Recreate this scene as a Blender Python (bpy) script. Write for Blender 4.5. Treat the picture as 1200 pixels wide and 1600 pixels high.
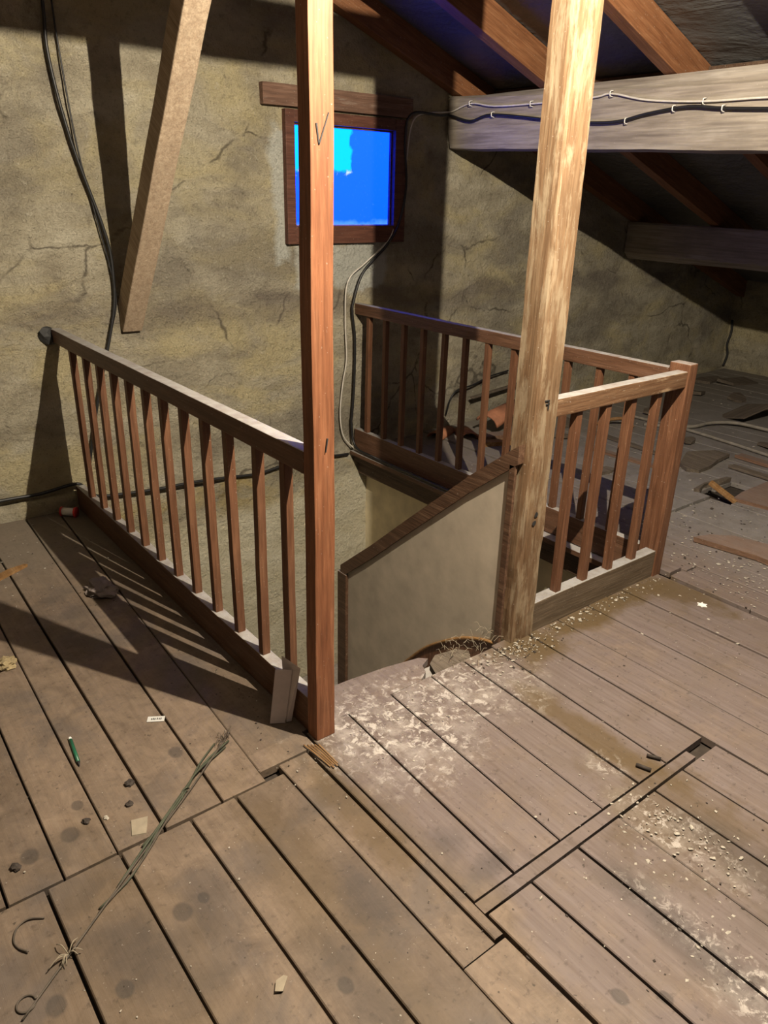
import bpy, bmesh, math, random
from mathutils import Vector, Matrix, noise
random.seed(7)
for o in list(bpy.data.objects): bpy.data.objects.remove(o)
S = bpy.context.scene
COL = S.collection

# ---------------------------------------------------------------- camera
cam_d = bpy.data.cameras.new('camera'); cam = bpy.data.objects.new('camera', cam_d); COL.objects.link(cam)
cam_d.sensor_fit = 'VERTICAL'; cam_d.sensor_height = 36.0; cam_d.lens = 1179.75 / 1600 * 36.0
cam_d.clip_start = 0.05; cam_d.clip_end = 100
yaw, pitch, roll = 0.6730, 0.3992, 0.0249
fw = Vector((math.sin(yaw)*math.cos(pitch), math.cos(yaw)*math.cos(pitch), -math.sin(pitch)))
rt = Vector((math.cos(yaw), -math.sin(yaw), 0)); up = rt.cross(fw)
r2 = math.cos(roll)*rt + math.sin(roll)*up; u2 = -math.sin(roll)*rt + math.cos(roll)*up
m3 = Matrix((r2, u2, -fw)).transposed()
cam.matrix_world = Matrix.Translation((-0.9911, -3.8019, 1.5197)) @ m3.to_4x4()
S.camera = cam

# ---------------------------------------------------------------- world, view
W = bpy.data.worlds.new('world'); S.world = W; W.use_nodes = True
bg = W.node_tree.nodes['Background']; bg.inputs[0].default_value = (0.16, 0.34, 1.0, 1); bg.inputs[1].default_value = 0.025
S.view_settings.view_transform = 'Standard'; S.view_settings.look = 'None'
S.view_settings.exposure = 0.25; S.view_settings.gamma = 1.0; S.view_settings.use_curve_mapping = False
LAMP_POS = Vector((0.435, -3.055, 2.43)); LAMP_POWER = 450.0; LAMP_COL = (1.0, 0.87, 0.68)

# ---------------------------------------------------------------- materials
def new_mat(name):
    m = bpy.data.materials.new(name); m.use_nodes = True
    nt = m.node_tree; return m, nt, nt.nodes['Principled BSDF']
class NB:
    """small node-building helper"""
    def __init__(s, nt): s.nt = nt; s.n = nt.nodes; s.l = nt.links
    def pos(s, space='world', scale=(1,1,1)):
        if space == 'world':
            g = s.n.new('ShaderNodeNewGeometry'); out = g.outputs['Position']
        else:
            g = s.n.new('ShaderNodeTexCoord'); out = g.outputs['Object']
        mp = s.n.new('ShaderNodeMapping'); mp.inputs['Scale'].default_value = scale
        s.l.new(out, mp.inputs['Vector']); return mp
    def offset_by_object(s, mp, k=7.0):
        oi = s.n.new('ShaderNodeObjectInfo'); v = s.n.new('ShaderNodeVectorMath'); v.operation = 'SCALE'
        c = s.n.new('ShaderNodeCombineXYZ')
        for i in range(3): s.l.new(oi.outputs['Random'], c.inputs[i])
        s.l.new(c.outputs[0], v.inputs[0]); v.inputs['Scale'].default_value = k
        s.l.new(v.outputs[0], mp.inputs['Location'])
    def noise(s, vec, scale, detail=4, rough=.55, dist=0.0):
        t = s.n.new('ShaderNodeTexNoise'); t.inputs['Scale'].default_value = scale
        t.inputs['Detail'].default_value = detail; t.inputs['Roughness'].default_value = rough; t.inputs['Distortion'].default_value = dist
        if vec is not None: s.l.new(vec, t.inputs['Vector'])
        return t.outputs['Fac']
    def voro(s, vec, scale, feature='F1'):
        t = s.n.new('ShaderNodeTexVoronoi'); t.feature = feature; t.inputs['Scale'].default_value = scale
        s.l.new(vec, t.inputs['Vector']); return t.outputs['Distance']
    def ramp(s, fac, stops):
        r = s.n.new('ShaderNodeValToRGB'); e = r.color_ramp.elements
        while len(e) < len(stops): e.new(.5)
        for el, (p, c) in zip(e, stops):
            el.position = p; el.color = (c, c, c, 1) if isinstance(c, (int, float)) else (*c, 1)
        s.l.new(fac, r.inputs[0]); return r.outputs[0]
    def mix(s, fac, a, b, mode='MIX'):
        m = s.n.new('ShaderNodeMix'); m.data_type = 'RGBA'; m.blend_type = mode
        for val, i in ((fac, 0), (a, 6), (b, 7)):
            if isinstance(val, (int, float)): m.inputs[i].default_value = val
            elif isinstance(val, tuple): m.inputs[i].default_value = (*val, 1)
            else: s.l.new(val, m.inputs[i])
        return m.outputs[2]
    def math(s, op, a, b=None, clamp=False):
        m = s.n.new('ShaderNodeMath'); m.operation = op; m.use_clamp = clamp
        for i, v in enumerate((a, b)):
            if v is None: continue
            if isinstance(v, (int, float)): m.inputs[i].default_value = v
            else: s.l.new(v, m.inputs[i])
        return m.outputs[0]
    def bump(s, h, strength, dist, bsdf, prev=None):
        b = s.n.new('ShaderNodeBump'); b.inputs['Strength'].default_value = strength; b.inputs['Distance'].default_value = dist
        s.l.new(h, b.inputs['Height'])
        if prev is not None: s.l.new(prev, b.inputs['Normal'])
        if bsdf is not None: s.l.new(b.outputs[0], bsdf.inputs['Normal'])
        return b.outputs[0]
    def sep(s, mp_out):
        x = s.n.new('ShaderNodeSeparateXYZ'); s.l.new(mp_out, x.inputs[0]); return x.outputs
    def upness(s):
        g = s.n.new('ShaderNodeNewGeometry'); return s.sep(g.outputs['Normal'])[2]

def wood(name, dark, mid, light, axis=2, rough=.62, dust=None, dust_col=(.42,.405,.385), wear=0.0, wear_col=(.62,.45,.28), gscale=1.0):
    m, nt, b = new_mat(name); k = NB(nt)
    sc = [16*gscale]*3; sc[axis] = 1.1*gscale
    mp = k.pos('object', tuple(sc)); k.offset_by_object(mp)
    g = k.noise(mp.outputs[0], 3.0, 7, .62, .6)
    sc2 = [60*gscale]*3; sc2[axis] = 3*gscale
    mp2 = k.pos('object', tuple(sc2)); k.offset_by_object(mp2)
    fine = k.noise(mp2.outputs[0], 3.0, 4, .6)
    mp3 = k.pos('object', (1,1,1)); k.offset_by_object(mp3)
    blot = k.noise(mp3.outputs[0], 5.0, 5, .6)
    col = k.ramp(g, [(.28, dark), (.5, mid), (.74, light)])
    col = k.mix(k.ramp(fine, [(.35, .45), (.6, 0.0)]), col, tuple(c*.45 for c in dark))
    col = k.mix(k.ramp(blot, [(.5, 0.0), (.72, .5)]), col, tuple(c*.6 for c in mid))
    if wear > 0:
        sw = [7.0]*3; sw[axis] = 1.3; mpw = k.pos('object', tuple(sw)); k.offset_by_object(mpw); wn = k.noise(mpw.outputs[0], 3.0, 9, .72, .3)
        col = k.mix(k.ramp(wn, [(.6-.15*wear, 0.0), (.66-.1*wear, wear)]), col, wear_col)
    if dust:
        un = k.math('MULTIPLY', k.ramp(k.upness(), [(.55, 0.0), (.85, 1.0)]), k.ramp(k.noise(mp3.outputs[0], 22, 5, .65), [(.3, dust*.55), (.6, dust)]))
        col = k.mix(un, col, dust_col)
    sp = k.noise(mp3.outputs[0], 130, 2, .5)
    col = k.mix(k.ramp(sp, [(.70, 0.0), (.74, .35)]), col, (.5,.46,.4))
    nt.links.new(col, b.inputs['Base Color']); b.inputs['Roughness'].default_value = rough
    b.inputs['Specular IOR Level'].default_value = .3
    h = k.math('ADD', k.math('MULTIPLY', g, .6), k.math('MULTIPLY', fine, .4))
    k.bump(h, .55, .004, b)
    return m

def plain(name, col, rough=.6, metal=0.0, var=.25, scale=30, bump=.15):
    m, nt, b = new_mat(name); k = NB(nt); mp = k.pos('object')
    n = k.noise(mp.outputs[0], scale, 4, .6)
    c = k.mix(k.ramp(n, [(.3, 0.0), (.7, 1.0)]), tuple(x*(1-var) for x in col), tuple(min(1, x*(1+var)) for x in col))
    nt.links.new(c, b.inputs['Base Color']); b.inputs['Roughness'].default_value = rough; b.inputs['Metallic'].default_value = metal
    if bump: k.bump(n, bump, .003, b)
    return m

def plaster(name, low=False):
    m, nt, b = new_mat(name); k = NB(nt); mp = k.pos('world'); v = mp.outputs[0]
    mq = k.pos('world', (.75, .75, 1.5)); vq = mq.outputs[0]
    big = k.noise(vq, 1.5, 4, .55, .4); mid = k.noise(vq, 4.5, 6, .62, .3); fine = k.noise(v, 26, 6, .68); och = k.noise(vq, 2.1, 5, .6, .8)
    col = k.ramp(mid, [(.28, (.31,.27,.195)), (.5, (.50,.45,.335)), (.72, (.66,.61,.475))])
    mo = k.pos('world', (.75, .75, 1.5)); mo.inputs['Location'].default_value = (3.1, 1.7, 5.2)
    och2 = k.noise(mo.outputs[0], 2.4, 5, .6, .8)
    col = k.mix(k.ramp(och2, [(.47, 0.0), (.62, .62)]), col, (.62,.53,.29))
    col = k.mix(k.ramp(big, [(.49, 0.0), (.62, .62)]), col, (.25,.225,.185))
    col = k.mix(k.ramp(fine, [(.30, .5), (.46, 0.0)]), col, (.19,.16,.12))
    col = k.mix(k.ramp(fine, [(.60, 0.0), (.72, .5)]), col, (.76,.71,.58))
    # thin cracks
    wt = nt.nodes.new('ShaderNodeTexNoise'); wt.inputs['Scale'].default_value = 3.5; wt.inputs['Detail'].default_value = 6; nt.links.new(v, wt.inputs['Vector'])
    wv = nt.nodes.new('ShaderNodeVectorMath'); wv.operation = 'SCALE'; wv.inputs['Scale'].default_value = .22; nt.links.new(wt.outputs['Color'], wv.inputs[0])
    wa = nt.nodes.new('ShaderNodeVectorMath'); wa.operation = 'ADD'; nt.links.new(v, wa.inputs[0]); nt.links.new(wv.outputs[0], wa.inputs[1])
    cr = k.voro(wa.outputs[0], 1.3, 'DISTANCE_TO_EDGE')
    crm = k.math('MULTIPLY', k.ramp(cr, [(.003, 1.0), (.010, 0.0)]), k.ramp(och, [(.50, 0.0), (.58, .7)]))
    col = k.mix(crm, col, (.05,.04,.03))
    x, y, z = k.sep(v)
    # grey mortar around the window
    zz = k.math('ADD', z, k.math('MULTIPLY', k.math('SUBTRACT', mid, .5), .35)); xx = k.math('ADD', x, k.math('MULTIPLY', k.math('SUBTRACT', och, .5), .25))
    def rect(x0, x1, z0, z1):
        f = []
        for q, a, s_ in ((xx, x0, 1), (xx, x1, -1), (zz, z0, 1), (zz, z1, -1)):
            d = k.math('MULTIPLY', k.math('SUBTRACT', q, a), s_*30.0, clamp=True); f.append(d)
        return k.math('MULTIPLY', k.math('MULTIPLY', f[0], f[1]), k.math('MULTIPLY', f[2], f[3]))
    for args in ((1.21, 1.33, 1.10, 1.86), (1.33, 2.02, .98, 1.30)):
        col = k.mix(k.math('MULTIPLY', rect(*args), .9), col, (.62,.63,.57))
    if low:
        crm2 = k.mix(k.ramp(mid, [(.35, 0.0), (.65, 1.0)]), (.72,.66,.48), (.86,.81,.64))
        edge = k.math('ADD', k.math('ADD', z, k.math('MULTIPLY', k.math('SUBTRACT', mid, .5), .5)), k.math('MULTIPLY', x, -.10))
        f = k.ramp(k.math('ADD', edge, .5), [(.12, 1.0), (.22, 0.0)])
        col = k.mix(f, col, crm2)
        col = k.mix(k.math('MULTIPLY', k.ramp(och, [(.5, 0.0), (.62, .5)]), k.ramp(k.math('ADD', z, 1.0), [(.72, 0.0), (.82, 1.0)])), col, (.62,.45,.12))
    nt.links.new(col, b.inputs['Base Color']); b.inputs['Roughness'].default_value = .92; b.inputs['Specular IOR Level'].default_value = .15
    h = k.math('ADD', k.math('MULTIPLY', fine, .8), mid)
    grit = k.noise(v, 130, 3, .7)
    soot = k.math('MULTIPLY', k.ramp(k.math('ABSOLUTE', k.math('SUBTRACT', zz, .93)), [(.02, .6), (.12, 0.0)]), k.ramp(och, [(.42, 0.0), (.55, 1.0)]))
    col = k.mix(soot, col, (.20,.17,.145))
    col = k.mix(k.ramp(grit, [(.28, .5), (.42, 0.0)]), col, (.20,.17,.125)); col = k.mix(k.ramp(grit, [(.62, 0.0), (.74, .4)]), col, (.80,.76,.64))
    nt.links.new(col, b.inputs['Base Color'])
    n1 = k.bump(h, 1.0, .05, None)
    k.bump(k.noise(v, 48, 6, .7), 1.0, .018, b, prev=n1)
    return m

def floor_wood():
    m, nt, b = new_mat('floor_board_wood'); k = NB(nt)
    mp = k.pos('world'); v = mp.outputs[0]; x, y, z = k.sep(v)
    mg = k.pos('world', (34, 1.6, 34)); k.offset_by_object(mg, 9)
    g = k.noise(mg.outputs[0], 2.2, 6, .6, .4)
    oi = nt.nodes.new('ShaderNodeObjectInfo')
    big = k.noise(v, 2.1, 5, .6, .3); mid = k.noise(v, 7, 6, .65); fine = k.noise(v, 48, 4, .65)
    col = k.ramp(g, [(.25, (.112,.080,.056)), (.5, (.145,.107,.077)), (.75, (.175,.132,.097))])
    tint = k.ramp(oi.outputs['Random'], [(0.0, .72), (.5, 1.0), (1.0, 1.22)])
    col = k.mix(.45, col, (.145,.109,.080)); col = k.mix(1.0, col, tint, 'MULTIPLY')
    mot = k.ramp(k.noise(v, 11, 7, .72, .6), [(.30, .70), (.5, 1.0), (.70, 1.28)]); col = k.mix(1.0, col, mot, 'MULTIPLY')
    mm = k.pos('world'); mm.inputs['Location'].default_value = (4.2, 7.7, 0); col = k.mix(k.ramp(k.noise(mm.outputs[0], 3.2, 6, .65, .5), [(.50, 0.0), (.62, .55)]), col, (.088,.074,.066))
    # mauve-grey tone in front of the stair opening and to its right, frayed edge
    xe = k.math('ADD', x, k.math('MULTIPLY', k.math('SUBTRACT', big, .5), .34))
    mauve = k.math('MULTIPLY', k.math('SUBTRACT', xe, -.02), 14.0, clamp=True)
    mauve = k.math('MULTIPLY', mauve, k.ramp(mid, [(.30, .35), (.55, .95)]))
    col = k.mix(mauve, col, k.mix(k.ramp(g, [(.3, 0.0), (.7, 1.0)]), (.118,.090,.080), (.165,.133,.124)))
    # helper: soft elliptical patch, broken up by noise
    def patch(cx, cy, rx, ry, soft=.5, amp=.9):
        dx = k.math('DIVIDE', k.math('SUBTRACT', x, cx), rx); dy = k.math('DIVIDE', k.math('SUBTRACT', y, cy), ry)
        d = k.math('SQRT', k.math('ADD', k.math('MULTIPLY', dx, dx), k.math('MULTIPLY', dy, dy)))
        d = k.math('ADD', d, k.math('MULTIPLY', k.math('SUBTRACT', mid, .5), amp*2))
        return k.math('DIVIDE', k.math('SUBTRACT', 1.0, d), soft, clamp=True)
    # grey dust on the far floor
    far = k.math('MULTIPLY', k.math('SUBTRACT', x, 1.95), 1.6, clamp=True)
    col = k.mix(k.math('MULTIPLY', far, .72), col, k.mix(k.ramp(mid, [(.3, 0.0), (.7, 1.0)]), (.15,.142,.132), (.25,.24,.225)))
    wall_dust = k.math('MULTIPLY', k.math('ADD', k.math('ADD', y, .75), k.math('MULTIPLY', mid, .4)), 2.0, clamp=True)
    col = k.mix(k.math('MULTIPLY', wall_dust, .55), col, (.175,.153,.125))
    # brown dirt patches
    for cx, cy, rx, ry, a in ((.93,-2.28,.22,.14,.85), (1.35,-2.27,.52,.10,.9), (.70,-2.72,.07,.45,.75), (1.75,-2.36,.12,.30,.8), (.62,-3.10,.22,.30,.55), (-.07,-2.55,.07,.30,.6), (-.3,-2.75,.11,.6,.35), (-.7,-2.7,.2,.6,.3)):
        col = k.mix(k.math('MULTIPLY', patch(cx, cy, rx, ry), a), col, (.088,.059,.027))
    # dark worn stains
    for cx, cy, rx, ry, a in ((-.20,-2.80,.07,.16,.55), (-.69,-2.60,.10,.16,.45), (.05,-2.78,.07,.07,.45), (-.35,-2.95,.08,.2,.4), (.30,-3.30,.07,.35,.5), (.62,-3.30,.10,.3,.4), (-.5,-2.62,.06,.16,.3), (-.4,-1.2,.2,.3,.3), (.1,-2.9,.07,.05,.5)):
        col = k.mix(k.math('MULTIPLY', patch(cx, cy, rx, ry, .6), a), col, (.042,.037,.036))
    # round knots and foot prints
    for cx, cy, rr in ((.066,-3.297,.022), (.140,-3.357,.018), (-.371,-2.936,.024), (-.738,-2.668,.026), (-.512,-2.563,.018), (-.568,-2.57,.03), (-.654,-2.10,.022), (-.70,-2.19,.03), (-.80,-2.20,.03), (-.36,-2.06,.03), (-.86,-2.62,.028)):
        col = k.mix(k.math('MULTIPLY', patch(cx, cy, rr*.8, rr, .25, .25), .55), col, (.038,.034,.031))
    # whitish lime splashes
    spl = k.ramp(k.noise(v, 33, 7, .74, .5), [(.515, 0.0), (.60, 1.0)])
    haze = k.ramp(k.noise(v, 9, 6, .7), [(.45, 0.0), (.7, .5)])
    for cx, cy, rx, ry, a in ((.30,-2.32,.42,.26,1.0), (.22,-2.48,.24,.2,.8), (.62,-2.36,.25,.24,.7), (.55,-3.12,.10,.25,.75), (.62,-2.85,.06,.08,.7), (.33,-3.30,.07,.22,.5), (.30,-3.48,.10,.12,.9), (.14,-2.30,.10,.2,.9)):
        pt_ = patch(cx, cy, rx, ry, .7, .7)
        col = k.mix(k.math('MULTIPLY', k.math('MULTIPLY', pt_, k.math('MAXIMUM', spl, haze)), a), col, (.43,.395,.36))
    col = k.mix(k.ramp(fine, [(.28, .5), (.42, 0.0)]), col, (.032,.024,.018))
    col = k.mix(k.ramp(k.noise(v, 110, 2, .5), [(.70, 0.0), (.75, .5)]), col, (.26,.23,.20))
    col = k.mix(k.ramp(k.noise(v, 60, 2, .5), [(.24, .7), (.29, 0.0)]), col, (.026,.021,.016))
    nt.links.new(col, b.inputs['Base Color'])
    rr = k.ramp(mid, [(.3, .52), (.7, .72)]); nt.links.new(rr, b.inputs['Roughness']); b.inputs['Specular IOR Level'].default_value = .28
    h = k.math('ADD', k.math('MULTIPLY', g, .7), k.math('MULTIPLY', fine, .35))
    k.bump(h, .45, .004, b)
    return m

M = {}
M['floor'] = floor_wood()
M['subfloor'] = plain('dark_underfloor', (.030,.022,.016), .9, var=.4)
M['plaster'] = plaster('old_lime_plaster'); M['plaster_low'] = plaster('stairwell_plaster', True)
M['post_orange'] = wood('orange_brown_post_wood', (0.148,0.054,0.025), (0.232,0.092,0.043), (0.316,0.144,0.074), 2, .55, gscale=.9)
M['post_bare'] = wood('bare_weathered_post_wood', (0.113,0.061,0.029), (0.176,0.107,0.057), (0.252,0.176,0.105), 2, .7, wear=.75, wear_col=(0.277,0.218,0.143))
M['rail_v'] = wood('red_brown_baluster_wood', (0.091,0.039,0.019), (0.146,0.067,0.036), (0.196,0.098,0.053), 2, .5, dust=.6)
M['rail_y'] = wood('red_brown_rail_wood_length', (0.081,0.039,0.021), (0.130,0.065,0.037), (0.175,0.095,0.060), 1, .5, dust=.95, dust_col=(0.332,0.325,0.312))
M['rail_x'] = wood('brown_rail_wood_cross', (0.098,0.049,0.024), (0.161,0.088,0.047), (0.218,0.138,0.082), 0, .55, dust=.95, dust_col=(0.338,0.331,0.318), wear=.4)
M['rafter'] = wood('orange_rafter_wood', (0.149,0.059,0.025), (0.223,0.096,0.042), (0.285,0.140,0.068), 0, .6)
M['strut'] = wood('dusty_strut_wood', (0.305,0.218,0.146), (0.423,0.324,0.225), (0.529,0.423,0.305), 2, .8)
M['beam'] = wood('grey_hewn_beam_wood', (0.191,0.160,0.129), (0.301,0.262,0.216), (0.400,0.365,0.315), 1, .8, gscale=.45)
M['brown_x'] = wood('brown_window_wood', (0.068,0.027,0.018), (0.116,0.046,0.029), (0.160,0.072,0.048), 0, .6)
M['lintel'] = wood('worn_lintel_wood', (.10,.055,.038), (.165,.092,.062), (.23,.145,.105), 0, .8, wear=.3, wear_col=(.34,.29,.24))
M['rail_worn'] = wood('dirty_bottom_rail_wood', (.085,.060,.036), (.125,.090,.058), (.17,.128,.088), 0, .7, dust=.95, dust_col=(0.286,0.280,0.269))
M['brown_dk'] = wood('dark_brown_wood', (0.050,0.027,0.016), (0.086,0.050,0.031), (0.126,0.081,0.052), 1, .6, dust=.8)
M['scrap'] = wood('scrap_red_wood', (0.126,0.066,0.039), (0.186,0.108,0.069), (0.240,0.153,0.105), 1, .75, dust=.5, dust_col=(0.198,0.168,0.150))
M['scrap_grey'] = wood('scrap_grey_wood', (0.077,0.059,0.043), (0.126,0.101,0.077), (0.175,0.147,0.115), 1, .85)
M['scrap_light'] = wood('splinter_wood', (0.187,0.094,0.033), (0.264,0.143,0.055), (0.330,0.209,0.099), 1, .7)
M['panel'] = plain('painted_hardboard', (.42,.365,.29), .5, var=.15, scale=9, bump=.2)
M['cap'] = wood('dark_panel_cap_wood', (0.054,0.029,0.018), (0.108,0.059,0.036), (0.171,0.104,0.065), 1, .45, dust=.6)
M['cream'] = plain('cream_boarding', (.66,.58,.40), .8, var=.2, scale=6, bump=.3)
M['black'] = plain('black_cable_rubber', (.012,.012,.013), .45, var=.3)
M['white_cable'] = plain('white_cable_plastic', (.55,.52,.46), .5, var=.15)
M['grey_cable'] = plain('dusty_grey_cable', (.20,.18,.15), .7, var=.25)
M['terracotta'] = plain('terracotta_tile', (.30,.125,.065), .85, var=.3, scale=14, bump=.4)
M['paper'] = plain('grey_paper', (.20,.165,.15), .9, var=.2)
M['card'] = plain('grey_card', (.46,.40,.38), .85, var=.08, bump=.05)
M['kraft'] = plain('tan_cardboard', (.26,.22,.16), .9, var=.15)
M['label'] = plain('white_label_paper', (.5,.5,.48), .7, var=.05)
M['ink'] = plain('dark_ink', (.02,.02,.02), .7)
M['red'] = plain('red_plastic', (.55,.03,.03), .5)
M['white'] = plain('white_plastic', (.75,.74,.70), .6, var=.1)
M['green'] = plain('green_pencil_paint', (.012,.10,.05), .4)
M['stalk'] = plain('dry_grey_green_stalk', (.048,.055,.032), .7, var=.3)
M['stalk2'] = plain('dry_brown_stalk', (.07,.055,.04), .7, var=.3)
M['flake'] = plain('white_lime_flake', (.34,.31,.26), .9, var=.25, scale=80)
M['dark_bit'] = plain('dark_dropping', (.035,.026,.02), .8, var=.4)
M['dry_clump'] = plain('dry_tan_clump', (.28,.22,.12), .95, var=.35, scale=60, bump=.5)
M['metal'] = plain('staple_metal', (.6,.58,.55), .4, .8, var=.1)

def membrane():
    m, nt, b = new_mat('roofing_underlay'); k = NB(nt); mp = k.pos('world', (1,.6,1)); v = mp.outputs[0]
    n = k.noise(v, 3, 5, .6, .5); f = k.noise(v, 20, 5, .6)
    c = k.ramp(n, [(.3, (.070,.071,.072)), (.55, (.096,.097,.097)), (.75, (.125,.124,.120))])
    nt.links.new(c, b.inputs['Base Color']); b.inputs['Roughness'].default_value = .42
    k.bump(k.math('ADD', n, k.math('MULTIPLY', f, .2)), .8, .05, b); return m
M['membrane'] = membrane()

def pane_mat():
    # sky seen through a frosted, filmed pane: daylight coming in
    m, nt, b = new_mat('daylit_window_pane'); k = NB(nt); mp = k.pos('world'); v = mp.outputs[0]; x, y, z = k.sep(v)
    n = k.noise(v, 14, 5, .6, .2)
    xx = k.math('ADD', x, k.math('MULTIPLY', k.math('SUBTRACT', n, .5), .09)); zz = k.math('ADD', z, k.math('MULTIPLY', k.math('SUBTRACT', n, .5), .11))
    cy = k.math('MULTIPLY', k.math('MULTIPLY', k.math('SUBTRACT', 1.755, xx), 60.0, clamp=True), k.math('MULTIPLY', k.math('SUBTRACT', zz, 1.615), 40.0, clamp=True))
    grad = k.math('MULTIPLY', k.math('SUBTRACT', z, 1.34), 1.9, clamp=True)
    base = k.mix(grad, (.004,.165,.80), (.006,.19,.82))
    base = k.mix(k.ramp(k.noise(v, 60, 4, .7), [(.62, 0.0), (.75, .6)]), base, (.06,.30,.80))
    col = k.mix(cy, base, (.0,.80,1.0))
    # bright cloud edge
    cl = k.math('MULTIPLY', k.math('MULTIPLY', k.math('SUBTRACT', 1.765, xx), 60.0, clamp=True), k.math('SUBTRACT', 1.0, k.math('MULTIPLY', k.math('ABSOLUTE', k.math('SUBTRACT', zz, 1.617)), 55.0), clamp=True))
    cl = k.math('MULTIPLY', cl, k.ramp(k.noise(v, 22, 3, .6), [(.5, 0.0), (.6, 1.0)]))
    col = k.mix(cl, col, (.7,1.0,1.0))
    # pale crust along the lower edge
    cru = k.math('MULTIPLY', k.math('SUBTRACT', k.math('ADD', 1.375, k.math('MULTIPLY', k.math('SUBTRACT', n, .5), .07)), z), 40.0, clamp=True)
    col = k.mix(k.math('MULTIPLY', cru, .7), col, (.12,.45,.72))
    b.inputs['Base Color'].default_value = (.005,.01,.03,1); b.inputs['Roughness'].default_value = .5; b.inputs['Specular IOR Level'].default_value = .1
    nt.links.new(col, b.inputs['Emission Color']); b.inputs['Emission Strength'].default_value = 1.0
    hot = k.mix(1.0, col, (1.0,.88,8.0), 'MULTIPLY'); nt.links.new(hot, b.inputs['Emission Color'])
    return m
M['pane'] = pane_mat()

# ---------------------------------------------------------------- geometry helpers
def link(name, me, mat, parent=None):
    o = bpy.data.objects.new(name, me); COL.objects.link(o)
    if mat is not None and me is not None:
        me.materials.clear(); me.materials.append(mat)
    if parent is not None: o.parent = parent
    return o
def tag(o, label=None, cat=None, group=None, kind=None):
    if label: o['label'] = label
    if cat: o['category'] = cat
    if group: o['group'] = group
    if kind: o['kind'] = kind
    return o
def empty(name, loc=(0,0,0)):
    o = bpy.data.objects.new(name, None); COL.objects.link(o); o.location = loc; o.empty_display_size = .05; return o
def mesh_from(name, verts, faces, smooth=False):
    me = bpy.data.meshes.new(name); me.from_pydata([tuple(v) for v in verts], [], faces); me.update()
    bm = bmesh.new(); bm.from_mesh(me); bmesh.ops.recalc_face_normals(bm, faces=bm.faces); bm.to_mesh(me); bm.free()
    if smooth:
        for p in me.polygons: p.use_smooth = True
    return me
def box_mesh(name, x0, x1, y0, y1, z0, z1, bevel=.003, cuts=0, jit=0.0, axis=2):
    bm = bmesh.new(); bmesh.ops.create_cube(bm, size=1)
    for v in bm.verts: v.co = Vector((x0+(v.co.x+.5)*(x1-x0), y0+(v.co.y+.5)*(y1-y0), z0+(v.co.z+.5)*(z1-z0)))
    if bevel: bmesh.ops.bevel(bm, geom=list(bm.edges), offset=bevel, segments=2, affect='EDGES', profile=.6)
    if cuts:
        a = Vector((x0, y0, z0)); b = Vector((x1, y1, z1)); no = Vector((0,0,0)); no[axis] = 1
        for i in range(1, cuts+1):
            co = a.copy(); co[axis] = a[axis] + (b[axis]-a[axis])*i/(cuts+1)
            bmesh.ops.bisect_plane(bm, geom=bm.verts[:]+bm.edges[:]+bm.faces[:], plane_co=co, plane_no=no)
        for v in bm.verts:
            n = noise.noise_vector(v.co*2.3)*jit + noise.noise_vector(v.co*9)*jit*.4
            n[axis] = 0; v.co += n
    me = bpy.data.meshes.new(name); bm.to_mesh(me); bm.free(); return me
def box(name, x0, x1, y0, y1, z0, z1, mat, parent=None, **kw):
    """box whose object origin sits at its base centre"""
    c = Vector(((x0+x1)/2, (y0+y1)/2, z0))
    me = box_mesh(name, x0, x1, y0, y1, z0, z1, **kw); me.transform(Matrix.Translation(-c))
    o = link(name, me, mat, parent)
    if parent is not None: o.location = c - Vector(parent.location)
    else: o.location = c
    return o
def prism(name, prof, plane, a0, a1, mat, parent=None, smooth=False):
    """extrude a closed 2D profile: plane 'xy' along z, 'yz' along x, 'xz' along y"""
    def P(u, v, w): return {'xy': (u, v, w), 'yz': (w, u, v), 'xz': (u, w, v)}[plane]
    n = len(prof); vs = [P(u, v, a0) for u, v in prof] + [P(u, v, a1) for u, v in prof]
    fs = [tuple(range(n)), tuple(range(2*n-1, n-1, -1))] + [(i, (i+1) % n, n+(i+1) % n, n+i) for i in range(n)]
    me = mesh_from(name, vs, fs, smooth)
    if parent is not None: me.transform(Matrix.Translation(-Vector(parent.location)))
    return link(name, me, mat, parent)
def smooth_path(pts, k=5):
    pts = [Vector(p) for p in pts]
    if len(pts) < 3: return pts
    out = []; ext = [pts[0]*2-pts[1]] + pts + [pts[-1]*2-pts[-2]]
    for i in range(1, len(ext)-2):
        p0, p1, p2, p3 = ext[i-1:i+3]
        for j in range(k):
            t = j/k; out.append(.5*((2*p1)+(p2-p0)*t+(2*p0-5*p1+4*p2-p3)*t*t+(3*p1-p0-3*p2+p3)*t**3))
    out.append(pts[-1]); return out
def tube_mesh(name, pts, r, sides=6, k=5, taper=None):
    P = smooth_path(pts, k); n = len(P); vs = []; fs = []
    t0 = (P[1]-P[0]).normalized(); ref = Vector((0,0,1)) if abs(t0.z) < .9 else Vector((1,0,0)); u = t0.cross(ref).normalized()
    for i, p in enumerate(P):
        t = (P[min(i+1, n-1)]-P[max(i-1, 0)]).normalized()
        u = (u - t*u.dot(t)).normalized(); w = t.cross(u); rr = r if taper is None else r*(1+(taper-1)*i/(n-1))
        for s in range(sides):
            a = 2*math.pi*s/sides; vs.append(p+(u*math.cos(a)+w*math.sin(a))*rr)
    for i in range(n-1):
        for s in range(sides):
            a = i*sides+s; b2 = i*sides+(s+1) % sides; fs.append((a, b2, b2+sides, a+sides))
    fs.append(tuple(range(sides))); fs.append(tuple(range((n-1)*sides, n*sides)))
    return mesh_from(name, vs, fs, True)
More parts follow.
